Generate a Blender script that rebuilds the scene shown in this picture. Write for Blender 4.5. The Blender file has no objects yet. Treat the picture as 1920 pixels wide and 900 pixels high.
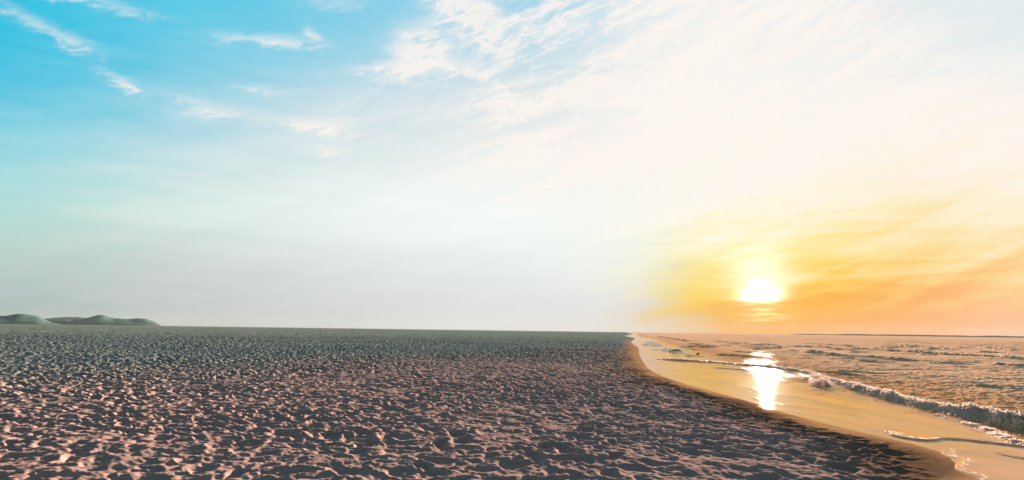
import bpy, math
import numpy as np
from mathutils import Matrix, Vector
rad = math.radians
sc = bpy.context.scene
COL = sc.collection

# ------------------------------------------------------------------ camera
F = 1144.0                      # focal length in pixels of a 1920 wide frame
EYE = Vector((0.0, 0.0, 1.95))  # sea level is z = 0, the dry beach about 0.3
PITCH, ROLL = 8.43, 0.79
cd = bpy.data.cameras.new('camera')
cam = bpy.data.objects.new('camera', cd); COL.objects.link(cam)
cd.sensor_width = 36.0; cd.lens = 36.0 * F / 1920.0
cd.clip_start = 0.05; cd.clip_end = 40000
RM = Matrix.Rotation(rad(90 + PITCH), 3, 'X') @ Matrix.Rotation(rad(ROLL), 3, 'Z')
cam.matrix_world = Matrix.Translation(EYE) @ RM.to_4x4()
sc.camera = cam
RN = np.array(RM)

def direction(px, py):
    v = RN @ np.array([(px - 960.0) / F, -(py - 450.0) / F, -1.0])
    return v / np.linalg.norm(v)
def on_ground(px, py, z=0.0):
    d = direction(px, py); t = (z - EYE.z) / d[2]
    return np.array([d[0] * t, d[1] * t])
def azel(px, py):
    d = direction(px, py)
    return math.degrees(math.atan2(d[0], d[1])), math.degrees(math.asin(d[2]))

# ------------------------------------------------------------------ light and exposure
EXPO = 2.55
SUN_AZ = azel(1428, 555)[0]
SUN_EL = 6.3
vs = sc.view_settings
sc.display_settings.display_device = 'sRGB'
vs.view_transform = 'Standard'; vs.look = 'None'; vs.gamma = 1.0; vs.exposure = EXPO
vs.use_curve_mapping = False
sl = bpy.data.lights.new('sun', 'SUN'); sl.energy = 5.0; sl.angle = rad(0.55); sl.color = (1.0, 0.66, 0.50)
so = bpy.data.objects.new('sun', sl); COL.objects.link(so)
a, e = rad(SUN_AZ), rad(SUN_EL)
to_sun = Vector((math.sin(a) * math.cos(e), math.cos(a) * math.cos(e), math.sin(e)))
so.rotation_euler = to_sun.to_track_quat('Z', 'Y').to_euler()
so.location = (0, 0, 30)

# ------------------------------------------------------------------ world: sky, cirrus and the low sun
world = bpy.data.worlds.new("World"); sc.world = world; world.use_nodes = True
NT = world.node_tree; NT.nodes.clear()
class G:
    """tiny helper for writing node maths"""
    def __init__(s, nt): s.nt = nt
    def n(s, t, **k):
        x = s.nt.nodes.new(t)
        for q, v in k.items(): setattr(x, q, v)
        return x
    def put(s, sock, v):
        if isinstance(v, bpy.types.NodeSocket): s.nt.links.new(v, sock)
        elif v is not None: sock.default_value = v
    def m(s, op, a, b=None, c=None, clamp=False):
        x = s.n('ShaderNodeMath', operation=op); x.use_clamp = clamp
        s.put(x.inputs[0], a); s.put(x.inputs[1], b)
        if c is not None: s.put(x.inputs[2], c)
        return x.outputs[0]
    def ramp01(s, v, lo, hi, smooth=True, tmin=0.0, tmax=1.0):
        x = s.n('ShaderNodeMapRange'); x.clamp = True
        x.interpolation_type = 'SMOOTHSTEP' if smooth else 'LINEAR'
        s.put(x.inputs[0], v); s.put(x.inputs[1], lo); s.put(x.inputs[2], hi)
        s.put(x.inputs[3], tmin); s.put(x.inputs[4], tmax)
        return x.outputs[0]
    def mix(s, f, a, b, mode='MIX'):
        x = s.n('ShaderNodeMix', data_type='RGBA', blend_type=mode)
        s.put(x.inputs[0], f); s.put(x.inputs[6], a); s.put(x.inputs[7], b)
        return x.outputs[2]
    def vec(s, x, y, z):
        c = s.n('ShaderNodeCombineXYZ')
        s.put(c.inputs[0], x); s.put(c.inputs[1], y); s.put(c.inputs[2], z)
        return c.outputs[0]
    def noise(s, v, scale, detail=4.0, rough=0.5, dist=0.0):
        x = s.n('ShaderNodeTexNoise'); s.put(x.inputs['Vector'], v)
        x.inputs['Scale'].default_value = scale; x.inputs['Detail'].default_value = detail
        x.inputs['Roughness'].default_value = rough; x.inputs['Distortion'].default_value = dist
        return x.outputs['Fac']
    def attr(s, name):
        x = s.n('ShaderNodeAttribute', attribute_name=name); return x.outputs['Fac']

def lin(c):
    c = np.asarray(c, float) / 255.0
    return np.where(c <= 0.04045, c / 12.92, ((c + 0.055) / 1.055) ** 2.4)

# how the open sky looks, sampled by eye over the view (columns: x, rows: height in the view)
SX = [0, 240, 480, 720, 960, 1120, 1200, 1260, 1320, 1430, 1550, 1680, 1920]
SY = [0, 100, 200, 300, 400, 450, 500, 550, 585, 625]
SKY = {
 0:    [(0,188,226),(22,190,226),(100,204,226),(150,217,225),(178,220,213),(180,212,207),(180,203,200),(172,192,190),(158,180,177),(150,173,170)],
 240:  [(64,198,228),(108,204,229),(148,211,230),(190,223,228),(206,229,221),(204,219,214),(198,208,205),(192,200,199),(190,196,195),(188,193,192)],
 480:  [(100,203,230),(130,207,231),(178,217,230),(214,230,230),(229,240,235),(219,229,226),(212,218,218),(207,211,211),(203,207,207),(200,203,203)],
 720:  [(130,204,232),(160,213,232),(205,222,231),(229,238,236),(243,249,246),(233,240,238),(226,230,230),(219,223,222),(215,218,218),(213,216,216)],
 960:  [(150,210,234),(182,218,233),(220,230,234),(241,242,239),(246,251,248),(241,247,245),(233,238,238),(226,230,230),(222,225,225),(220,222,221)],
 1120: [(190,222,236),(220,232,236),(238,239,237),(248,244,239),(246,248,241),(243,247,240),(239,243,236),(232,234,232),(226,227,226),(222,221,219)],
 1200: [(215,230,237),(234,238,237),(250,246,241),(250,245,239),(250,248,238),(247,247,230),(241,242,220),(233,230,212),(228,219,206),(225,212,203)],
 1260: [(226,234,238),(240,241,239),(251,246,240),(251,246,238),(252,249,234),(250,246,215),(246,236,180),(241,220,150),(238,205,145),(235,196,148)],
 1320: [(234,238,238),(243,243,240),(251,247,240),(252,247,238),(254,250,231),(254,245,196),(254,232,138),(252,212,90),(250,190,75),(247,174,78)],
 1430: [(232,237,239),(240,242,240),(248,245,239),(252,246,236),(254,248,226),(255,244,192),(255,230,125),(255,210,70),(255,190,52),(252,170,62)],
 1550: [(228,236,239),(236,240,239),(250,246,240),(252,245,233),(254,245,214),(255,238,176),(255,225,125),(254,204,80),(254,182,72),(252,168,80)],
 1680: [(224,234,238),(233,238,238),(250,245,236),(252,244,230),(254,240,206),(254,232,176),(254,219,140),(254,200,112),(254,180,102),(254,174,112)],
 1920: [(218,233,239),(233,238,239),(250,244,236),(253,243,226),(254,238,205),(254,230,180),(254,218,155),(253,203,143),(253,191,142),(252,187,148)],
}
TBL = np.stack([np.stack([lin(c) for c in SKY[x]]) for x in SX])       # [x][y][rgb]
def sky_sample(az, el):
    d = np.array([math.sin(rad(az)) * math.cos(rad(el)), math.cos(rad(az)) * math.cos(rad(el)), math.sin(rad(el))])
    c = RN.T @ d
    if c[2] > -0.05: c[2] = -0.05
    px = 960 + F * c[0] / -c[2]; py = 450 - F * c[1] / -c[2]
    px = min(max(px, 0), 1920); py = min(max(py, 0), 625)
    i = min(max(int(np.searchsorted(SX, px)) - 1, 0), len(SX) - 2)
    j = min(max(int(np.searchsorted(SY, py)) - 1, 0), len(SY) - 2)
    u = (px - SX[i]) / (SX[i + 1] - SX[i]); v = (py - SY[j]) / (SY[j + 1] - SY[j])
    return ((TBL[i, j] * (1 - u) + TBL[i + 1, j] * u) * (1 - v) + (TBL[i, j + 1] * (1 - u) + TBL[i + 1, j + 1] * u) * v)

g = G(NT)
tc = g.n('ShaderNodeTexCoord')
sep = g.n('ShaderNodeSeparateXYZ'); NT.links.new(tc.outputs['Generated'], sep.inputs[0])
AZ = g.m('MULTIPLY', g.m('ARCTAN2', sep.outputs[0], sep.outputs[1]), 180 / math.pi)
EL = g.m('MULTIPLY', g.m('ARCSINE', sep.outputs[2]), 180 / math.pi)
ROT = rad(19)
AR = g.m('ADD', g.m('MULTIPLY', AZ, math.cos(ROT)), g.m('MULTIPLY', EL, math.sin(ROT)))
ER = g.m('SUBTRACT', g.m('MULTIPLY', EL, math.cos(ROT)), g.m('MULTIPLY', AZ, math.sin(ROT)))
# long cirrus streaks shift the colours of the sky up and down a little
streak = g.m('SUBTRACT', g.noise(g.vec(g.m('MULTIPLY', AR, 0.05), g.m('MULTIPLY', ER, 0.42), 3.1), 1.0, 6, 0.55, 0.4), 0.5)
streak2 = g.m('SUBTRACT', g.noise(g.vec(g.m('MULTIPLY', AZ, 0.10), g.m('MULTIPLY', EL, 0.9), 7.7), 1.0, 5, 0.6, 0.3), 0.5)
near_sun = g.ramp01(AZ, 2.0, 16.0)
above = g.ramp01(EL, 0.6, 4.0)
ELs = g.m('ADD', EL, g.m('MULTIPLY', g.m('MULTIPLY', near_sun, above),
          g.m('ADD', g.m('MULTIPLY', streak, 9.0), g.m('MULTIPLY', streak2, 8.0))))
cols = [-46, -38, -31, -24, -17, -10, -4, 1, 5.5, 9, 12, 14.5, 17.5, 20, 22.5, 26, 30, 34, 39, 45]
els = [-1.0, 0.1, 1.0, 2.0, 3.2, 4.5, 6.0, 7.5, 9, 11, 13, 15.5, 18, 21, 24, 27.5, 31]
EMAX = 32.0
fac = g.ramp01(ELs, -2.0, EMAX, smooth=False)
AZc = g.m('ADD', AZ, g.m('MULTIPLY', g.m('ADD', streak, streak2), 9.0))
cur = None
for k, az in enumerate(cols):
    r = g.n('ShaderNodeValToRGB'); r.color_ramp.interpolation = 'LINEAR'
    el_ = r.color_ramp.elements
    while len(el_) < len(els): el_.new(0.5)
    for q, ev in enumerate(els):
        el_[q].position = (ev + 2.0) / (EMAX + 2.0)
    for q, ev in enumerate(els):
        c = sky_sample(az, max(ev, 0.05)); el_[q].color = (*[float(t) for t in c], 1)
    g.put(r.inputs[0], fac)
    if cur is None: cur = r.outputs[0]
    else: cur = g.mix(g.ramp01(AZc, cols[k - 1], az, smooth=False), cur, r.outputs[0])
sky = cur

# separate wisps and the ragged edge of the big cirrus sheet
wz = g.noise(g.vec(g.m('MULTIPLY', AZ, 0.22), g.m('MULTIPLY', EL, 0.55), 1.3), 1.0, 7, 0.62, 0.6)
wf = g.noise(g.vec(g.m('MULTIPLY', AR, 0.45), g.m('MULTIPLY', ER, 1.3), 5.3), 1.0, 8, 0.68, 0.8)
AZw = g.m('ADD', AZ, g.m('MULTIPLY', g.m('SUBTRACT', wz, 0.5), 4.5))
ELw = g.m('ADD', EL, g.m('MULTIPLY', g.m('SUBTRACT', wf, 0.5), 2.2))
def ellipse(px, py, wpx, hpx, tilt, gain):
    a0, e0 = azel(px, py)
    k = math.degrees(1 / F)
    t = rad(tilt); du = g.m('SUBTRACT', AZw, a0); dv = g.m('SUBTRACT', ELw, e0)
    x = g.m('ADD', g.m('MULTIPLY', du, math.cos(t) / (wpx * k)), g.m('MULTIPLY', dv, math.sin(t) / (wpx * k)))
    y = g.m('ADD', g.m('MULTIPLY', du, -math.sin(t) / (hpx * k)), g.m('MULTIPLY', dv, math.cos(t) / (hpx * k)))
    r2 = g.m('ADD', g.m('MULTIPLY', x, x), g.m('MULTIPLY', y, y))
    return g.m('MULTIPLY', g.m('POWER', 2.718, g.m('MULTIPLY', r2, -1.0)), gain)
wisps = [(110, -14, 110, 8, 2, .7), (60, 38, 60, 9, -14, .42), (140, 82, 30, 9, -8, .5), (500, 76, 85, 9, 7, 0.7),
         (578, 62, 10, 14, 70, .6), (240, 164, 15, 9, -20, .8), (205, 142, 26, 6, -15, .5), (345, 188, 45, 9, 0, .45), (405, 212, 50, 12, 4, .6),
         (490, 168, 45, 7, 3, .5), (600, 240, 95, 14, -3, .8), (640, 215, 60, 30, 20, .35), (690, 126, 55, 9, 14, .7), (618, 281, 40, 9, 2, .6),
         (795, 90, 62, 42, 25, 1.15), (760, 130, 50, 14, 25, .8), (885, 28, 85, 34, -25, 1.4), (855, 130, 90, 14, -8, .7), (820, 200, 170, 40, 5, .35), (640, 8, 50, 12, 5, .3)]
tot = None
for w in wisps:
    v = ellipse(*w); tot = v if tot is None else g.m('ADD', tot, v)
thin = g.m('MULTIPLY', tot, g.ramp01(wf, 0.28, 0.66, tmin=0.25, tmax=1.25))
# the sheet: everything right of a slanting line
line = g.m('ADD', g.m('SUBTRACT', AZw, azel(850, 80)[0]), g.m('MULTIPLY', g.m('SUBTRACT', ELw, azel(850, 80)[1]), -0.10))
sheet = g.m('MULTIPLY', g.ramp01(line, -3.0, 9.0), g.ramp01(EL, 9.0, 17.0))
sheet = g.m('MULTIPLY', sheet, g.ramp01(g.m('ADD', streak, g.m('MULTIPLY', g.m('SUBTRACT', wf, .5), .7)), -0.13, 0.12, tmin=0.08, tmax=1.08))
sheet = g.m('MULTIPLY', sheet, g.ramp01(g.m('SUBTRACT', AZw, g.m('MULTIPLY', EL, -0.9)), 52.0, 60.0, tmin=1.0, tmax=0.3))
cl = g.m('ADD', thin, sheet, clamp=True)
sky = g.mix(g.m('MULTIPLY', cl, 0.86), sky, (*[float(t) for t in lin((253, 245, 239))], 1))
fine = g.m('ADD', 1.0, g.m('MULTIPLY', g.m('ADD', streak, streak2), 0.045))
sky = g.mix(1.0, sky, g.vec(fine, fine, fine), 'MULTIPLY')

# the sun behind thin cloud
sa, se = azel(1427, 550)
EG = g.m('ADD', EL, g.m('MULTIPLY', g.m('ADD', streak2, g.m('MULTIPLY', g.m('SUBTRACT', g.noise(g.vec(g.m('MULTIPLY', AZ, .25), g.m('MULTIPLY', EL, 2.2), 1.7), 1.0, 4, .6), .5), 1.0)), 2.2))
def glow(a0, e0, wa, we, p=1.0):
    x = g.m('DIVIDE', g.m('SUBTRACT', AZ, a0), wa); y = g.m('DIVIDE', g.m('SUBTRACT', EG, e0), we)
    r2 = g.m('ADD', g.m('MULTIPLY', x, x), g.m('MULTIPLY', y, y))
    return g.m('POWER', 2.718, g.m('MULTIPLY', g.m('POWER', r2, p), -1.0))
core = glow(sa, se + 0.0, 1.3, 0.78)
upper = glow(sa - .1, se + 2.0, 2.6, 1.5)
halo = glow(sa, se + 1.5, 3.0, 2.8)
wide = glow(sa - 1.0, se + 4.5, 11.0, 5.0)
foot = glow(sa + 0.1, se - 2.0, 1.6, 0.22)
def add(c, f, col):
    x = g.n('ShaderNodeMix', data_type='RGBA', blend_type='ADD'); g.put(x.inputs[0], 1.0)
    v = g.n('ShaderNodeVectorMath', operation='SCALE'); v.inputs[0].default_value = col; g.put(v.inputs['Scale'], f)
    g.put(x.inputs[6], c); g.put(x.inputs[7], v.outputs[0]); return x.outputs[2]
sky = add(sky, core, (3.6, 3.2, 2.5))
sky = add(sky, halo, (0.10, 0.11, 0.16))
sky = add(sky, upper, (0.22, 0.28, 0.42))
sky = add(sky, wide, (0.0, 0.0, 0.03))
sky = add(sky, foot, (0.5, 0.5, 0.34))

# away from the sunset the sky is much darker: overhead and behind the viewer it is dusk blue
out_az = g.ramp01(g.m('ABSOLUTE', AZ), 45.0, 66.0)
out_el = g.ramp01(EL, 30.5, 38.0)
dusk_f = g.m('MAXIMUM', out_az, out_el)
nish = g.n('ShaderNodeTexSky', sky_type='NISHITA'); nish.sun_disc = False
nish.sun_elevation = rad(SUN_EL); nish.sun_rotation = rad(SUN_AZ); nish.altitude = 0; nish.dust_density = 2.0
nz = g.n('ShaderNodeVectorMath', operation='MULTIPLY'); NT.links.new(nish.outputs[0], nz.inputs[0]); nz.inputs[1].default_value = (0.15, 0.185, 0.185)
sky = g.mix(dusk_f, sky, nz.outputs[0])
sky = g.mix(g.ramp01(EL, -3.0, -0.5), (0.05, 0.05, 0.05, 1), sky)
bg = g.n('ShaderNodeBackground'); bg.inputs[1].default_value = 1.0 / 2 ** EXPO
NT.links.new(sky, bg.inputs[0])
wo = g.n('ShaderNodeOutputWorld'); NT.links.new(bg.outputs[0], wo.inputs[0])
world.cycles.sampling_method = 'MANUAL'; world.cycles.sample_map_resolution = 1024

# ------------------------------------------------------------------ cycles
cy = sc.cycles
cy.max_bounces = 5; cy.diffuse_bounces = 2; cy.glossy_bounces = 3; cy.transmission_bounces = 2; cy.volume_bounces = 0
cy.caustics_reflective = False; cy.caustics_refractive = False
cy.use_denoising = True
cy.sample_clamp_indirect = 4.0

# ------------------------------------------------------------------ noise tools (periodic tiles, read bilinearly)
def spectrum_tile(n, size, seed, lo, hi, beta, ax=1.0, ay=1.0, angle=0.0):
    """band limited periodic noise, unit deviation; size in metres, lo..hi wavelengths"""
    r = np.random.default_rng(seed)
    kx = np.fft.fftfreq(n, size / n)[None, :]; ky = np.fft.fftfreq(n, size / n)[:, None]
    c, s = math.cos(angle), math.sin(angle)
    k = np.sqrt(((kx * c + ky * s) * ax) ** 2 + ((-kx * s + ky * c) * ay) ** 2) + 1e-9
    amp = np.where((k > 1 / hi) & (k < 1 / lo), k ** (-beta), 0)
    f = np.fft.fft2(r.standard_normal((n, n))) * amp
    t = np.fft.ifft2(f).real
    return ((t - t.mean()) / t.std()).astype(np.float32), size
def sample(tile, x, y, ang=0.0, sc_=1.0):
    t, size = tile; n = t.shape[0]
    c, s = math.cos(ang), math.sin(ang)
    u = ((x * c + y * s) / (size * sc_) % 1.0) * n; v = ((-x * s + y * c) / (size * sc_) % 1.0) * n
    i = np.floor(u).astype(np.int64); j = np.floor(v).astype(np.int64)
    fu = (u - i).astype(np.float32); fv = (v - j).astype(np.float32)
    i %= n; j %= n; i2 = (i + 1) % n; j2 = (j + 1) % n
    return (t[j, i] * (1 - fu) + t[j, i2] * fu) * (1 - fv) + (t[j2, i] * (1 - fu) + t[j2, i2] * fu) * fv
def sstep(x, lo, hi):
    t = np.clip((x - lo) / (hi - lo), 0, 1); return t * t * (3 - 2 * t)

def footprint_tile(n, size, seed, count, smin, smax, depth, cut=False):
    """sand that many feet have walked over: overlapping pits with pushed up rims"""
    r = np.random.default_rng(seed)
    h = spectrum_tile(n, size, seed + 1, .12, 1.6, 1.2)[0] * 0.007
    px = n / size
    for q in range(count):
        L = smin + (smax - smin) * r.random() ** 1.8; W = L * r.uniform(.40, .8); th = r.uniform(0, math.pi)
        D = depth * (L / smax) ** 0.8 * r.uniform(.45, 1.25)
        R = int(L * 1.7 * px) + 1
        cx, cy_ = r.integers(0, n, 2)
        ii = np.arange(-R, R + 1)
        X, Y = np.meshgrid(ii / px, ii / px)
        c, s = math.cos(th), math.sin(th)
        u = X * c + Y * s; v = -X * s + Y * c
        v = v + 0.25 * W * np.sin(u / L * 3 + r.uniform(0, 6))
        rr = np.sqrt((u / L) ** 2 + (v / W) ** 2) + 1e-6
        skew = 1 + 0.35 * (u / L) * r.uniform(-1, 1)
        pit = -D * (1 - sstep(rr, 0.35, 1.0)) * skew
        rim = D * 0.42 * np.exp(-((rr - 1.08) / 0.22) ** 2) * (1 + 0.6 * np.cos(np.arctan2(v, u) * 2 + r.uniform(0, 6)))
        jj = (cy_ + ii) % n; kk = (cx + ii) % n
        blk = h[np.ix_(jj, kk)]
        inside = (1 - sstep(rr, 0.5, 1.05))
        base = float(blk[R, R])
        blk = blk * (1 - 0.75 * inside) + base * 0.75 * inside + pit + rim
        if cut:        # a clean hollow trodden into firm level sand
            old = h[np.ix_(jj, kk)]
            pit = -D * (1 - sstep(rr, 0.45, 1.05)) * skew
            blk = old + rim * .35
            w = 1 - sstep(rr, .55, 1.08)
            blk = blk * (1 - w) + (pit + .35 * old) * w
        h[np.ix_(jj, kk)] = blk
    kk = np.fft.fftfreq(n, size / n); k2 = kk[None, :] ** 2 + kk[:, None] ** 2
    h = np.fft.ifft2(np.fft.fft2(h) * np.exp(-2 * (math.pi * .016) ** 2 * k2)).real
    h -= h.mean()
    return h.astype(np.float32), size

# ------------------------------------------------------------------ polar sheets (fine near the view, coarse behind)
def polar_sheet(name, azs, rs, zfun):
    A, R = np.meshgrid(np.radians(azs), rs)
    X = (R * np.sin(A)).ravel(); Y = (R * np.cos(A)).ravel()
    Z, attrs = zfun(X, Y, R.ravel())
    na, nr = len(azs), len(rs)
    co = np.stack([X, Y, Z], 1).astype(np.float32)
    idx = np.arange(na * nr).reshape(nr, na)
    q = np.stack([idx[:-1, :-1], idx[:-1, 1:], idx[1:, 1:], idx[1:, :-1]], -1).reshape(-1, 4)[:, ::-1]
    me = bpy.data.meshes.new(name)
    me.vertices.add(len(co)); me.vertices.foreach_set('co', co.ravel())
    me.loops.add(q.size); me.loops.foreach_set('vertex_index', q.ravel().astype(np.int32))
    me.polygons.add(len(q)); me.polygons.foreach_set('loop_start', np.arange(0, q.size, 4, dtype=np.int32))
    me.polygons.foreach_set('loop_total', np.full(len(q), 4, dtype=np.int32))
    me.update(calc_edges=True)
    me.polygons.foreach_set('use_smooth', np.ones(len(q), dtype=bool))
    for k, v in attrs.items():
        at = me.attributes.new(k, 'FLOAT', 'POINT'); at.data.foreach_set('value', v.astype(np.float32))
    o = bpy.data.objects.new(name, me); COL.objects.link(o)
    return o
def geo(a, b, ratio): return list(np.exp(np.arange(math.log(a), math.log(b), math.log(ratio))))

def polyline_field(X, Y, pts, ext=6.0):
    """signed distance (positive on the seaward side of a line that runs towards the viewer) and arc parameter 0..1"""
    P = np.array(pts); seg = np.linalg.norm(np.diff(P, axis=0), axis=1); cum = np.concatenate([[0], np.cumsum(seg)])
    best = np.full(X.shape, 1e9); sd = np.full(X.shape, 1e9); tt = np.zeros(X.shape)
    for i in range(len(P) - 1):
        d = P[i + 1] - P[i]; L = seg[i]; d = d / L
        rx, ry = X - P[i, 0], Y - P[i, 1]
        t = np.clip(rx * d[0] + ry * d[1], 0, L)
        dx, dy = rx - t * d[0], ry - t * d[1]
        D = dx * dx + dy * dy
        m = D < best
        best[m] = D[m]; tt[m] = (cum[i] + t[m]) / cum[-1]
        sgn = np.sign(d[0] * ry[m] - d[1] * rx[m])
        sd[m] = np.sqrt(D[m]) * sgn
    return sd, tt
def smooth_line(pts, n=8):
    P = np.array(pts, float); Q = []
    for i in range(len(P) - 1):
        p0, p1, p2, p3 = P[max(i - 1, 0)], P[i], P[i + 1], P[min(i + 2, len(P) - 1)]
        for k in range(n):
            t = k / n
            Q.append(0.5 * ((2 * p1) + (-p0 + p2) * t + (2 * p0 - 5 * p1 + 4 * p2 - p3) * t * t + (-p0 + 3 * p1 - 3 * p2 + p3) * t ** 3))
    Q.append(P[-1]); return Q

# waterline, from the horizon to the foot of the view (running towards the viewer: the sea is on its left hand side)
WL = [on_ground(*p) for p in [(1176, 624.3), (1186, 626.2), (1174, 629.5), (1190, 634), (1184, 641), (1197, 652), (1199, 664), (1212, 686), (1236, 703), (1290, 722), (1350, 738), (1400, 752),
      (1450, 768), (1520, 788), (1600, 808), (1680, 826), (1745, 842), (1783, 858), (1806, 882), (1850, 905), (1930, 950), (2060, 1040)]]
WL = [WL[0] * 3.0] + smooth_line(WL, 4) + [WL[-1] + np.array([1.0, -10.0]), WL[-1] + np.array([2.0, -400.0])]
SHORE_X = float(np.median([p[0] for p in WL[-20:-4]]))

T_foot = footprint_tile(1500, 19.0, 11, 4700, .08, .40, .085, cut=True)
T_foot2 = footprint_tile(1200, 13.1, 23, 3800, .06, .30, .042)
T_low = spectrum_tile(512, 60, 31, 1.5, 30, 1.6)
T_mid = spectrum_tile(1024, 14, 32, .05, .8, 1.0)
T_big = spectrum_tile(512, 900, 33, 20, 400, 1.2)

def sand_z(X, Y, R):
    sd, _ = polyline_field(X, Y, WL)
    inland = -sd                      # > 0 on the beach
    wob = sample(T_low, X, Y, 0.4, 0.25) * 0.35
    d = inland + wob * sstep(inland, .3, 2.5) * np.clip(R / 20, .5, 1.5)
    base = 0.010 + 0.17 * sstep(d, -0.6, 5.5) + 0.02 * sstep(d, 4, 14)
    base = base - 0.05 * np.clip(-inland + .05, 0, 12)
    dry = sstep(d, 0.2, 1.2)
    mask = sstep(sample(T_low, X, Y, 1.1, 0.5), -.7, .7)
    f = sample(T_foot, X, Y, 0.3, .82) * .80 * (0.7 + 0.3 * mask) + sample(T_foot2, X, Y, 1.9, .82) * .85 * (0.75 - 0.55 * mask)
    f = f * (1 + .9 * sstep(R, 13, 50)) * (1 - .12 * sstep(X, -1.5, 3.5) * (1 - sstep(R, 20, 40)))
    f = f * (0.95 + 0.35 * np.clip(sample(T_low, X, Y, 2.0, .8), -1, 1))
    far = 1 - sstep(R, 95, 150)
    z = base + f * dry * (0.25 + 0.75 * far) + sample(T_low, X, Y) * (0.022 + .03 * sstep(R, 90, 200)) * dry + sample(T_foot, X, Y, .8, 5.0) * .9 * sstep(R, 75, 150) * dry + sample(T_mid, X, Y, .7) * (0.0020 + .0012 * (1 - dry) * sstep(d, .1, .6)) * (0.3 + dry)
    z = z + sample(T_foot2, X, Y, .2, 1.7) * 0.6 * sstep(d, .15, .8) * (1 - dry)
    z = np.where(R > 900, base, z)
    z = np.maximum(z, np.where(d > .28, .024, -9))
    at = dict(dry=dry * 1.0, damp=1 - sstep(d, .7, 2.6), gold_sheen=1 - sstep(d + wob * .6, .05, .8), far=sstep(R, 100, 170))
    return z, at

az_fine = np.linspace(-43.5, 43.5, 1380)
az_all = np.concatenate([np.linspace(-180, -44.5, 110), az_fine, np.linspace(44.5, 180, 110)])
rs = geo(.4, 4.5, 1.05) + geo(4.5, 60, 1.0034) + geo(60, 200, 1.005) + geo(200, 900, 1.009) + geo(900, 6300, 1.05) + [6300]
sand = polar_sheet('beach_sand', az_all, np.array(rs), sand_z)
sand['kind'] = 'structure'
sand['label'] = 'trampled dry sand beach covered in footprints, lit pink on the rims and dark in the hollows'

def material(name):
    m = bpy.data.materials.new(name); m.use_nodes = True
    m.node_tree.nodes.clear(); gg = G(m.node_tree)
    out = gg.n('ShaderNodeOutputMaterial'); b = gg.n('ShaderNodeBsdfPrincipled')
    m.node_tree.links.new(b.outputs[0], out.inputs[0])
    return m, gg, b, out
def position(gg): return gg.n('ShaderNodeNewGeometry').outputs['Position']

m, gg, b, _ = material('sand')
pos = position(gg)
grain = gg.noise(pos, 260, 2, .6); patch = gg.noise(pos, 1.3, 5, .6); broad = gg.noise(pos, 0.035, 3, .5)
dry_c = gg.mix(patch, (0.345, 0.253, 0.232, 1), (0.285, 0.225, 0.208, 1))
sp = gg.n('ShaderNodeSeparateXYZ'); m.node_tree.links.new(pos, sp.inputs[0])
# towards the far left a teal colour cast is painted over the sand
teal_cast = gg.ramp01(gg.m('ADD', gg.m('ADD', gg.m('MULTIPLY', sp.outputs[0], -1.0), gg.m('MULTIPLY', sp.outputs[1], 0.55)), gg.m('MULTIPLY', gg.m('SUBTRACT', broad, .5), 14)), 12.0, 38.0)
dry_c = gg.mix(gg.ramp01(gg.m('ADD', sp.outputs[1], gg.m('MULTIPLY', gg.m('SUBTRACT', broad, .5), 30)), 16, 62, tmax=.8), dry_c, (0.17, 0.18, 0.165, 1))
dry_c = gg.mix(gg.m('MULTIPLY', teal_cast, 0.85), dry_c, (0.13, 0.195, 0.195, 1))
damp_c = gg.mix(patch, (0.17, 0.112, 0.074, 1), (0.125, 0.085, 0.058, 1))
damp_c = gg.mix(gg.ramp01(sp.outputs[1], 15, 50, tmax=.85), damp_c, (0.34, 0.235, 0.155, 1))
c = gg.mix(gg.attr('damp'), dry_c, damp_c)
c = gg.mix(gg.attr('gold_sheen'), c, (0.40, 0.25, 0.12, 1))  # golden sheen of the wet edge, painted as plain colour
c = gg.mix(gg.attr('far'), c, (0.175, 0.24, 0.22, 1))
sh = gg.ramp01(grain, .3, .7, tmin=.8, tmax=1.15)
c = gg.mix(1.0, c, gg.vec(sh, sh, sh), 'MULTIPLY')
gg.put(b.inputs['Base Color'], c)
b.inputs['Roughness'].default_value = 1.0
b.inputs['Specular IOR Level'].default_value = 0
bp = gg.n('ShaderNodeBump'); bp.inputs['Strength'].default_value = .5; bp.inputs['Distance'].default_value = .004
gg.put(bp.inputs['Height'], gg.noise(pos, 55, 5, .7)); m.node_tree.links.new(bp.outputs[0], b.inputs['Normal'])
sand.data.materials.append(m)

# ------------------------------------------------------------------ the sea
T_chop = spectrum_tile(1024, 41, 41, .10, 3.2, 1.15, ax=2.2, ay=.7, angle=.15)
T_chop2 = spectrum_tile(1024, 29, 42, .08, 1.6, 1.0, ax=1.6, ay=.8)
T_swell = spectrum_tile(512, 160, 43, 5, 22, 1.4, ax=2.0, ay=.6)
T_foam = spectrum_tile(1024, 9, 44, .035, .8, .75)
T_along = spectrum_tile(512, 30, 45, .8, 8, 1.0)

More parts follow.
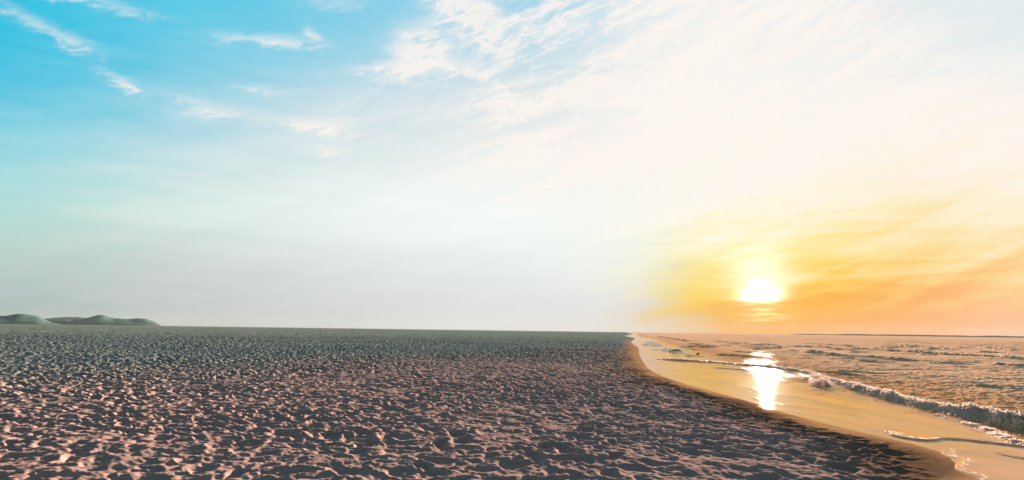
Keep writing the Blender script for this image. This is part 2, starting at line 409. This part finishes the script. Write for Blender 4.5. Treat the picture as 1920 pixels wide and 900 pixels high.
# breaking crests: points in the view (crest foot), height, front width, back width, foam
CR = [
 ([(1222,673),(1262,676),(1330,680),(1400,686),(1455,692),(1500,700),(1530,712),(1575,724),(1640,742),(1700,758),(1760,773),(1830,790),(1900,804),(1990,822),(2150,856)], .175, .16, .55, .85),
 ([(1330,690),(1385,694),(1420,699)], .06, .10, .3, .4),
 ([(1455,702),(1500,709),(1545,716)], .07, .10, .3, .3),
 ([(1790,778),(1850,792),(1920,806),(2000,822)], .10, .12, .35, 1.0),
 ([(1740,775),(1800,795),(1840,806),(1880,824),(1900,832),(1960,845)], .055, .10, .28, .35),
 ([(1500,661),(1545,665),(1600,669),(1660,674),(1720,678)], .20, .30, .9, .5),
 ([(1570,652),(1640,657),(1720,662),(1800,667),(1880,672),(1960,678)], .24, .35, 1.0, .75),
 ([(1860,684),(1900,688),(1980,694)], .17, .25, .7, .5),
 ([(1230,631),(1262,636),(1290,641),(1310,642)], .34, .5, 2.0, .6),
 ([(1330,640),(1370,643),(1400,646)], .25, .5, 1.5, .3),
 ([(1212,654),(1250,659),(1285,664)], .13, .25, .8, .2),
 ([(1395,652),(1420,655),(1450,654),(1480,652)], .22, .35, 1.2, .2),
 ([(1450,655),(1485,659),(1520,663),(1550,668)], .16, .3, 1.0, .2),
 ([(1410,684),(1470,690),(1540,699),(1600,705),(1640,706)], .10, .18, .6, .15),
 ([(1300,651),(1330,653)], .2, .3, .7, .1),
 ([(1500,644),(1530,646),(1600,649)], .25, .4, 1.2, .2),
 ([(1800,690),(1835,694),(1860,697)], .06, .15, .5, .1),
 ([(1750,650),(1800,653)], .25, .4, 1.2, .1),
 ([(1860,655),(1930,660)], .25, .4, 1.2, .1),
 ([(1650,645),(1720,648)], .25, .4, 1.2, .1),
]
# thin swash edges on the flat apron: points, height, foam
SW = [
 ([(1642,806),(1690,817),(1740,825),(1800,828),(1850,833),(1900,838),(1980,846)], .028, .9),
 ([(1782,838),(1800,848),(1803,868),(1815,884),(1850,900),(1900,925)], .010, 1.0),
 ([(1262,707),(1320,711),(1380,724),(1430,736),(1500,748),(1560,760),(1650,778)], .010, .0),
 ([(1400,744),(1480,760),(1560,774),(1640,790)], .008, .0),
 ([(1430,717),(1490,719),(1560,725),(1640,733)], .012, .0),
 ([(1420,760),(1500,778),(1580,793),(1660,812)], .006, .0),
 ([(1560,740),(1620,752),(1700,766),(1760,785)], .010, .0),
 ([(1300,700),(1380,706),(1450,714)], .008, .0),
 ([(1860,848),(1900,856),(1960,868)], .014, .3),
 ([(1190,690),(1260,694),(1330,697)], .010, .0),
]
CRL = [(smooth_line([on_ground(*p) for p in c[0]], 5),) + tuple(c[1:]) for c in CR]
_r = np.random.default_rng(77)
for _k in range(90):                                   # small chop crests of no great length, all over the water
    _a = _r.uniform(0, 1) ** .8; _y = 9 + 110 * _a; _x = SHORE_X + 6.5 + _r.uniform(0, 1) * _y * .85
    if math.hypot(_x, _y) < 14: continue
    _l = _r.uniform(.5, 2.6) * (1 + _y / 45); _d = _r.normal(.35, .3)
    _u = np.array([math.sin(_d), -math.cos(_d)])
    CRL.append(([np.array([_x, _y]), np.array([_x, _y]) + _u * _l * .5 + _r.normal(0, .15, 2), np.array([_x, _y]) + _u * _l], (.035 + .0013 * _y) * _r.uniform(.6, 1.3), .10 + .003 * _y, .35 + .01 * _y, .25 * (_r.random() < .25)))
SWL = [(smooth_line([on_ground(*p) for p in c[0]], 5),) + tuple(c[1:]) for c in SW]

def sea_z(X, Y, R):
    off, _ = polyline_field(X, Y, WL)             # metres out from the waterline
    out = sstep(off, 2.6, 7.0)
    z = sample(T_chop, X, Y, .15) * 0.0125 * out + sample(T_chop2, X, Y, -.3) * 0.006 * out
    z += sample(T_chop2, X, Y, -.3) * .0006 * sstep(off, .2, 1.5)
    z += sample(T_swell, X, Y, .05) * (0.022 * sstep(off, 6, 14) + 0.05 * sstep(off, 25, 120))
    z += sample(T_chop, X, Y, .0, 2.3) * 0.024 * sstep(off, 12, 60)
    foam = np.zeros(X.shape)
    lump = sample(T_foam, X, Y, .3); lump2 = sample(T_foam, X, Y, 1.4, .6)
    along = sample(T_along, X, Y, .2)
    for q, (P, H, wf, wb, fm) in enumerate(CRL):
        P = np.array(P); pad = 4 * max(wf, wb) + 1
        sel = np.where((X > P[:, 0].min() - pad) & (X < P[:, 0].max() + pad) & (Y > P[:, 1].min() - pad) & (Y < P[:, 1].max() + pad))[0]
        if not len(sel): continue
        x, y = X[sel], Y[sel]
        s, t = polyline_field(x, y, P)                # > 0 behind the crest (out to sea)
        jag = sample(T_along, x, y, 1.0, .6) * .5 + sample(T_foam, x, y, 1.0, 1.6) * .25
        s = s + 0.22 * wb * jag
        k = sstep(t, 0, .10) * (1 - sstep(t, .90, 1.0)) if q else sstep(t, 0, .05) * (1 - sstep(t, .97, 1.0))
        Hs = (.62 + .38 * sstep(t, .15, .6)) if q == 0 else 1.0
        hh = Hs * (.8 if q in (0, 3) else .8 if q < len(CR) else 1.0) * H * k * (1.0 + .16 * np.clip(along[sel], -1.5, 1.5) + .10 * lump2[sel] * (q in (0, 3)))
        s = s - wf
        prof = np.where(s < 0, np.exp(-(s / wf) ** 2), np.exp(-(np.abs(s) / wb) ** 1.3))
        f = fm * k * np.where(s < 0, np.exp(-(s / (wf * 1.9)) ** 2), np.exp(-(s / (wb * .75)) ** 2))
        f = f * sstep(lump[sel] * .6 + lump2[sel] * .4 + 1.6 * f, -.1, 1.1)
        z[sel] += hh * prof + f * (lump[sel] * .6 + np.abs(lump2[sel]) * .5) * min(.035, .17 * H) * .75
        foam[sel] = np.maximum(foam[sel], f)
    for P, H, fm in SWL:
        s, t = polyline_field(X, Y, P)
        s = s + 0.10 * along
        k = sstep(t, 0, .12) * (1 - sstep(t, .92, 1.0))
        z += H * k * np.where(s < 0, np.exp(-(s / .035) ** 2), np.exp(-(s / .22) ** 1.5 if False else -(np.abs(s) / .25) ** 1.5))
        f = fm * k * np.exp(-((s - .05) / .10) ** 2) * sstep(lump, -.6, 1.1)
        foam = np.maximum(foam, f)
    # scattered foam specks out on the water
    z = z + 0.014
    z = np.where(off < -1.5, -0.6, z)
    return z, dict(foam=np.clip(foam, 0, 1), off=np.clip(off, -5, 400))

az_sea = np.concatenate([np.linspace(5.5, 43.5, 900), np.linspace(44.5, 178, 110)])
rs2 = geo(4.5, 70, 1.0036) + geo(70, 400, 1.008) + geo(400, 6300, 1.03) + [6300]
sea = polar_sheet('sea', az_sea, np.array(rs2), sea_z)
sea['kind'] = 'structure'; sea['label'] = 'golden evening sea with small waves breaking along the beach'
m, gg, b, _ = material('sea_water')
pos = position(gg)
fo = gg.attr('foam'); off = gg.attr('off')
mp = gg.n('ShaderNodeMapping'); mp.inputs['Scale'].default_value = (.4, 1.0, 1.0); m.node_tree.links.new(pos, mp.inputs[0])
body = gg.mix(gg.ramp01(off, 4.0, 14.0), (0.54, 0.285, 0.115, 1), (0.69, 0.49, 0.315, 1))  # silty water; the gold of the reflected sky is put into its colour
mp2 = gg.n('ShaderNodeMapping'); mp2.inputs['Scale'].default_value = (.55, .16, 1.0); mp2.inputs['Rotation'].default_value = (0, 0, .1); m.node_tree.links.new(pos, mp2.inputs[0])
pt = gg.ramp01(gg.noise(mp2.outputs[0], 1.6, 6, .62, .5), .32, .68, tmin=.80, tmax=1.12)
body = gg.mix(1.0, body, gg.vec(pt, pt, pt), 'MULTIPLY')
fn = gg.noise(pos, 22, 7, .72)
ff = gg.ramp01(gg.m('ADD', fo, gg.m('MULTIPLY', gg.m('SUBTRACT', fn, .5), 1.7)), .30, .95)
ff = gg.m('MULTIPLY', ff, gg.ramp01(fo, .02, .2))
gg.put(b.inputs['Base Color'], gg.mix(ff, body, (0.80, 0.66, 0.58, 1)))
gg.put(b.inputs['Roughness'], gg.m('ADD', gg.ramp01(off, 1.0, 30.0, tmin=.02, tmax=.05), gg.m('MULTIPLY', ff, .6), clamp=True))
b.inputs['IOR'].default_value = 1.333; # noise takes the gloss away offshore, to break the sun glint into streaks
mp3 = gg.n('ShaderNodeMapping'); mp3.inputs['Scale'].default_value = (.22, .55, 1.0); m.node_tree.links.new(pos, mp3.inputs[0])
glint_break = gg.m('SUBTRACT', gg.noise(mp3.outputs[0], 1.0, 5, .65, .4), .5)
offn = gg.m('ADD', off, gg.m('MULTIPLY', glint_break, 40.0))
offs = gg.m('ADD', off, gg.m('MULTIPLY', glint_break, 7.0))
gg.put(b.inputs['Specular IOR Level'], gg.m('MULTIPLY', gg.ramp01(offs, 3.0, 6.5, tmin=.24, tmax=.03), gg.ramp01(offn, 6.5, 8.5, tmin=1.0, tmax=.0)))
bp = gg.n('ShaderNodeBump'); bp.inputs['Distance'].default_value = .03
gg.put(bp.inputs['Strength'], gg.m('MULTIPLY', gg.ramp01(off, .5, 8.0, tmin=.025, tmax=.20), gg.ramp01(off, 15, 60, tmin=1.0, tmax=.25)))
gg.put(bp.inputs['Height'], gg.noise(mp.outputs[0], 9, 6, .62, .3)); m.node_tree.links.new(bp.outputs[0], b.inputs['Normal'])
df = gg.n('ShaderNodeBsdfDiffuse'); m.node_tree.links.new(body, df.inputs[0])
b.inputs['Subsurface Radius'].default_value = (1.0, .6, .35); b.inputs['Subsurface Scale'].default_value = .10
gg.put(b.inputs['Subsurface Weight'], gg.m('MULTIPLY', gg.ramp01(off, 4.0, 5.0), .6))
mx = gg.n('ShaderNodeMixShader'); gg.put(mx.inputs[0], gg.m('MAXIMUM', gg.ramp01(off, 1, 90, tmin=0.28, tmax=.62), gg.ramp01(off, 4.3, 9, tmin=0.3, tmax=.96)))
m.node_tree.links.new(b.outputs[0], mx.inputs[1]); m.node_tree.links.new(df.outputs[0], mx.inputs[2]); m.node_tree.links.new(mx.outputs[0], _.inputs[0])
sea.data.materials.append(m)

# ------------------------------------------------------------------ distant hills and low coast
def ridge(name, label, prof, dist, depth, seed, colour):
    """a range of hills: the skyline at dist, sloping away to sea level in front and behind"""
    prof = np.array(prof, float)
    xs = np.linspace(prof[0, 0], prof[-1, 0], 150); ys = np.interp(xs, prof[:, 0], prof[:, 1])
    ker = np.ones(5) / 5; ys = np.convolve(np.pad(ys, 2, 'edge'), ker, 'valid')
    hr = np.random.default_rng(seed + 50); ys = ys + np.convolve(hr.normal(0, .9, len(ys) + 14), np.hanning(17)[1:16] / np.hanning(17).sum(), 'valid')
    vsn = np.linspace(-1, 1, 41)
    T = spectrum_tile(256, 2400, seed, 60, 900, 1.5)
    V = []
    for v in vsn:
        for x, y in zip(xs, ys):
            dd = direction(x, y); hor = math.hypot(dd[0], dd[1])
            H = max(EYE.z + dist * dd[2] / hor, 0.5)
            r = dist + v * depth
            X, Y = dd[0] / hor * r, dd[1] / hor * r
            w = max(0.0, math.cos(v * math.pi / 2)) ** 1.2
            n_ = float(sample(T, np.array([X]), np.array([Y]))[0])
            V.append((X, Y, -2 + (H + 2) * w + n_ * H * .10 * (1 - w) * w * 4))
    nx = len(xs)
    Fs = [(j * nx + i, j * nx + i + 1, (j + 1) * nx + i + 1, (j + 1) * nx + i) for j in range(40) for i in range(nx - 1)]
    me = bpy.data.meshes.new(name); me.from_pydata(V, [], Fs); me.update()
    for p in me.polygons: p.use_smooth = True
    o = bpy.data.objects.new(name, me); COL.objects.link(o)
    o['kind'] = 'structure'; o['label'] = label
    m, gg, b, _ = material(name)
    pos = position(gg); n1 = gg.noise(pos, .012, 6, .6)
    gg.put(b.inputs['Base Color'], gg.mix(gg.ramp01(n1, .35, .65), colour, tuple(c * 1.15 for c in colour[:3]) + (1,)))
    b.inputs['Roughness'].default_value = 1.0; b.inputs['Specular IOR Level'].default_value = 0
    me.materials.append(m); return o
HAZE_TEAL = (0.058, 0.125, 0.128, 1)  # teal of the distant haze is partly put into the hill colour
ridge('hill', 'dark rounded hill at the left edge of the horizon', [(-260, 604), (-180, 596), (-90, 594), (-30, 592.5), (0, 592), (16, 591.5), (27, 589.2), (41, 588.3), (62, 591), (74, 594), (83, 599), (96, 604), (118, 609.5)], 2600, 420, 1, HAZE_TEAL)
ridge('hill', 'hazy hill with one peak, its slope ending on the flat horizon', [(70, 606), (85, 602), (115, 602.5), (142, 600.4), (159, 596.8), (174, 593.3), (184, 590.8), (195, 591.2), (204, 593.8), (213, 596.8), (230, 597.7), (248, 597.4), (257, 596.5), (274, 597.7), (287, 601.3), (297, 607), (303, 611)], 3600, 450, 2, HAZE_TEAL)
ridge('hill', 'faintest low hill showing between the two nearer ones', [(30, 606), (60, 600), (83, 597.7), (103, 595.6), (124, 593.8), (147, 594.2), (165, 596), (190, 602), (215, 610)], 5200, 500, 3, HAZE_TEAL)
ridge('far_coast', 'thin dark line of land along the horizon beyond the sea', [(1480, 626.6), (1540, 626.2), (1600, 626.6), (1680, 627.4), (1740, 627.9), (1800, 629.0), (1850, 629.6), (1920, 630.4), (2100, 632.8)], 5000, 300, 4, (0.03, 0.03, 0.03, 1))

# ------------------------------------------------------------------ small things
def link_mesh(name, V, Fs, parent=None, smooth=True):
    me = bpy.data.meshes.new(name); me.from_pydata([tuple(v) for v in V], [], Fs); me.update()
    if smooth:
        for p in me.polygons: p.use_smooth = True
    o = bpy.data.objects.new(name, me); COL.objects.link(o)
    if parent: o.parent = parent
    return o
def loft(name, rings, seg=14, parent=None):
    """rings: (centre xyz, half width y, half height z); closed at both ends"""
    V, Fs = [], []
    for (c, w, h) in rings:
        for k in range(seg):
            t = 2 * math.pi * k / seg; V.append((c[0], c[1] + w * math.cos(t), c[2] + h * math.sin(t)))
    for i in range(len(rings) - 1):
        for k in range(seg):
            k2 = (k + 1) % seg
            Fs.append((i * seg + k, (i + 1) * seg + k, (i + 1) * seg + k2, i * seg + k2))
    Fs.append(tuple(range(seg))); Fs.append(tuple(reversed(range((len(rings) - 1) * seg, len(rings) * seg))))
    return link_mesh(name, V, Fs, parent)
def plain(name, colour, rough=.7):
    m, gg, b, _ = material(name); pos = position(gg)
    n1 = gg.ramp01(gg.noise(pos, 40, 4, .6), .3, .7, tmin=.75, tmax=1.2)
    gg.put(b.inputs['Base Color'], gg.mix(1.0, colour, gg.vec(n1, n1, n1), 'MULTIPLY'))
    b.inputs['Roughness'].default_value = rough; return m

# a dark bird sitting on the water
bx, by = on_ground(1309, 665)
bird = bpy.data.objects.new('seabird', None); COL.objects.link(bird)
bird.location = (bx, by, 0.02); bird.rotation_euler = (0, 0, rad(-12))
bird['label'] = 'small dark bird sitting on the water between two waves'; bird['category'] = 'bird'
feather = plain('feathers', (0.035, 0.018, 0.014, 1), .8)
bodyr = [((-.20, 0, .07), .006, .004), ((-.17, 0, .065), .03, .018), ((-.12, 0, .055), .055, .04), ((-.04, 0, .05), .075, .062), ((.03, 0, .06), .072, .068),
         ((.075, 0, .085), .055, .065), ((.095, 0, .13), .036, .045), ((.10, 0, .175), .03, .035), ((.112, 0, .215), .033, .036), ((.135, 0, .222), .024, .026), ((.15, 0, .22), .008, .010)]
o = loft('body', bodyr, 14, bird); o.data.materials.append(feather)
o = loft('beak', [((.145, 0, .22), .010, .010), ((.175, 0, .214), .007, .006), ((.20, 0, .208), .002, .002)], 8, bird); o.data.materials.append(plain('beak', (.10, .06, .03, 1)))
for s in (-1, 1):
    V = []; Fs = []
    for i, (x, hw) in enumerate([(-.22, .003), (-.15, .02), (-.06, .035), (.03, .03), (.06, .008)]):
        for t in np.linspace(-1, 1, 7):
            V.append((x, s * (.070 * (1 - .35 * abs(x + .03) / .2) + .008 * (1 - t * t)), .075 + hw * t + .02 * (-x)))
    for i in range(4):
        for k in range(6):
            a_ = i * 7 + k; Fs.append((a_, a_ + 1, a_ + 8, a_ + 7))
    w = link_mesh('wing', V, Fs, bird); w.data.materials.append(feather)
    sm = w.modifiers.new('thick', 'SOLIDIFY'); sm.thickness = .008

# a ribbed shell standing half out of the sand
def ground_z(x, y):
    z, _ = sand_z(np.array([x]), np.array([y]), np.array([math.hypot(x, y)])); return float(z[0])
hx, hy = on_ground(572, 797, .3)
V = []; Fs = []; NR, NA = 9, 49
for side in (1, -1):
    for i in range(NR):
        r_ = i / (NR - 1)
        for k in range(NA):
            t = rad(-62 + 124 * k / (NA - 1))
            rib = 0.0022 * math.cos(k * math.pi / 2.0) * r_
            rr = .085 * r_ * (1 + .02 * math.cos(k * math.pi / 2))
            dome = .022 * math.sin(math.pi * min(r_, .98) ** .8) * math.cos(t * .9)
            V.append((rr * math.sin(t), -(dome + rib) if side == 1 else -(dome * .86 + rib) + .002, rr * math.cos(t)))
for s_ in (0, 1):
    for i in range(NR - 1):
        for k in range(NA - 1):
            a_ = s_ * NR * NA + i * NA + k; f = (a_, a_ + 1, a_ + NA + 1, a_ + NA); Fs.append(f if s_ else f[::-1])
shell = link_mesh('seashell', V, Fs)
shell.location = (hx, hy, ground_z(hx, hy) - .012); shell.rotation_euler = (rad(-22), rad(8), rad(10))
shell['label'] = 'grey ribbed shell half sunk in a hollow of the sand'; shell['category'] = 'shell'
shell.data.materials.append(plain('shell', (.20, .17, .155, 1), .6))


# ------------------------------------------------------------------ foam and spray: countless small clots riding on the breakers
def clots(name, label, C, Rr, seed, mat):
    r = np.random.default_rng(seed)
    t = (1 + 5 ** .5) / 2
    base = np.array([(-1, t, 0), (1, t, 0), (-1, -t, 0), (1, -t, 0), (0, -1, t), (0, 1, t), (0, -1, -t), (0, 1, -t), (t, 0, -1), (t, 0, 1), (-t, 0, -1), (-t, 0, 1)]) / math.sqrt(1 + t * t)
    F0 = np.array([(0,11,5),(0,5,1),(0,1,7),(0,7,10),(0,10,11),(1,5,9),(5,11,4),(11,10,2),(10,7,6),(7,1,8),(3,9,4),(3,4,2),(3,2,6),(3,6,8),(3,8,9),(4,9,5),(2,4,11),(6,2,10),(8,6,7),(9,8,1)])
    n = len(C)
    V = base[None] * Rr[:, None, None] * r.uniform(.6, 1.3, (n, 12, 1)) * np.stack([r.uniform(.8, 1.5, n), r.uniform(.8, 1.8, n), r.uniform(.5, 1.0, n)], 1)[:, None, :] + C[:, None, :]
    Fs = (F0[None] + (np.arange(n) * 12)[:, None, None]).reshape(-1, 3)
    me = bpy.data.meshes.new(name)
    V = V.reshape(-1, 3).astype(np.float32)
    me.vertices.add(len(V)); me.vertices.foreach_set('co', V.ravel())
    me.loops.add(Fs.size); me.loops.foreach_set('vertex_index', Fs.ravel().astype(np.int32))
    me.polygons.add(len(Fs)); me.polygons.foreach_set('loop_start', np.arange(0, Fs.size, 3, dtype=np.int32)); me.polygons.foreach_set('loop_total', np.full(len(Fs), 3, dtype=np.int32))
    me.update(calc_edges=True); me.polygons.foreach_set('use_smooth', np.ones(len(Fs), dtype=bool))
    o = bpy.data.objects.new(name, me); COL.objects.link(o); me.materials.append(mat)
    o['kind'] = 'stuff'; o['label'] = label
    return o
m, gg, b, out = material('sea_foam')
b.inputs['Base Color'].default_value = (.82, .66, .57, 1); b.inputs['Roughness'].default_value = .8; b.inputs['Specular IOR Level'].default_value = .2
tr = gg.n('ShaderNodeBsdfTranslucent'); tr.inputs[0].default_value = (.8, .74, .70, 1)
mx = gg.n('ShaderNodeMixShader'); mx.inputs[0].default_value = .15
b.inputs['Subsurface Weight'].default_value = 1.0; b.inputs['Subsurface Radius'].default_value = (1, .95, .9); b.inputs['Subsurface Scale'].default_value = .05
m.node_tree.links.new(b.outputs[0], mx.inputs[1]); m.node_tree.links.new(tr.outputs[0], mx.inputs[2]); m.node_tree.links.new(mx.outputs[0], out.inputs[0])
rg = np.random.default_rng(9)
def along_line(P, n, t0, t1, spread, front):
    P = np.array(P); seg = np.linalg.norm(np.diff(P, axis=0), axis=1); cum = np.concatenate([[0], np.cumsum(seg)]) / seg.sum()
    # gather in clumps along the crest
    c = rg.uniform(t0, t1, max(3, n // 90)); t = np.clip(c[rg.integers(0, len(c), n)] + rg.normal(0, .011, n), t0, t1)
    x = np.interp(t, cum, P[:, 0]); y = np.interp(t, cum, P[:, 1])
    d = P[-1] - P[0]; d = d / np.linalg.norm(d); nx, ny = -d[1], d[0]
    o = rg.normal(front, spread, n)
    return x + nx * o, y + ny * o
X_, Y_, Z_, R_ = [], [], [], []
#        crest, count, from, to, spread, offset, lift, size
for q, n, t0, t1, sp_, fr, lift, size in [(0, 8000, .26, .60, .12, .15, .035, .013), (0, 17000, .60, .99, .13, .17, .06, .0135), (0, 1500, .02, .26, .2, .25, .03, .02),
                                    (3, 9000, .05, .98, .10, .12, .05, .012), (4, 1500, .35, .98, .08, .08, .02, .011),
                                    (6, 2200, .1, .95, .35, .4, .08, .05), (5, 900, .02, .6, .3, .3, .06, .05), (7, 900, .05, .95, .2, .2, .05, .04), (8, 900, .1, .9, .8, .6, .12, .09)]:
    x, y = along_line(CRL[q][0], n, t0, t1, sp_, fr)
    z, at = sea_z(x, y, np.hypot(x, y))
    X_.append(x); Y_.append(y); Z_.append(z + np.abs(rg.normal(0, lift * .45, n)) - .004); R_.append(size * rg.uniform(.3, 1.0, n) ** 1.5 + .003)
# the rounded burst of spray where the crest begins to tumble
cx, cy2 = on_ground(1536, 723)
n = 2600
v = rg.standard_normal((n, 3)); v /= np.linalg.norm(v, axis=1)[:, None]; v *= rg.uniform(.35, 1.0, (n, 1)) ** .5
v[:, 2] = np.abs(v[:, 2])
bl = 1 + .35 * np.sin(v[:, 0] * 5 + 1) * np.cos(v[:, 1] * 4)
X_.append(cx + v[:, 0] * .40 * bl + .12); Y_.append(cy2 + v[:, 1] * .45 * bl); Z_.append(v[:, 2] * .30 * bl); R_.append(rg.uniform(.003, .017, n))
# a few drops thrown higher
clots('sea_foam', 'pale broken foam and spray tumbling along the crests of the breakers', np.stack([np.concatenate(X_), np.concatenate(Y_), np.concatenate(Z_)], 1), np.concatenate(R_), 4, m)

# ------------------------------------------------------------------ sea air
bm_v = [(x, y, z) for x in (-6500, 6500) for y in (-400, 6500) for z in (-4, 82)]
hz = link_mesh('haze', bm_v, [(0, 1, 3, 2), (4, 6, 7, 5), (0, 4, 5, 1), (2, 3, 7, 6), (0, 2, 6, 4), (1, 5, 7, 3)], smooth=False)
hz['kind'] = 'stuff'; hz['label'] = 'thin pale sea haze'
m = bpy.data.materials.new('sea_haze'); m.use_nodes = True; m.node_tree.nodes.clear(); gg = G(m.node_tree)
out = gg.n('ShaderNodeOutputMaterial'); pv = gg.n('ShaderNodeVolumePrincipled')
pv.inputs['Color'].default_value = (.30, .42, .42, 1); pv.inputs['Density'].default_value = .00004; pv.inputs['Anisotropy'].default_value = .1
m.node_tree.links.new(pv.outputs[0], out.inputs['Volume']); hz.data.materials.append(m)
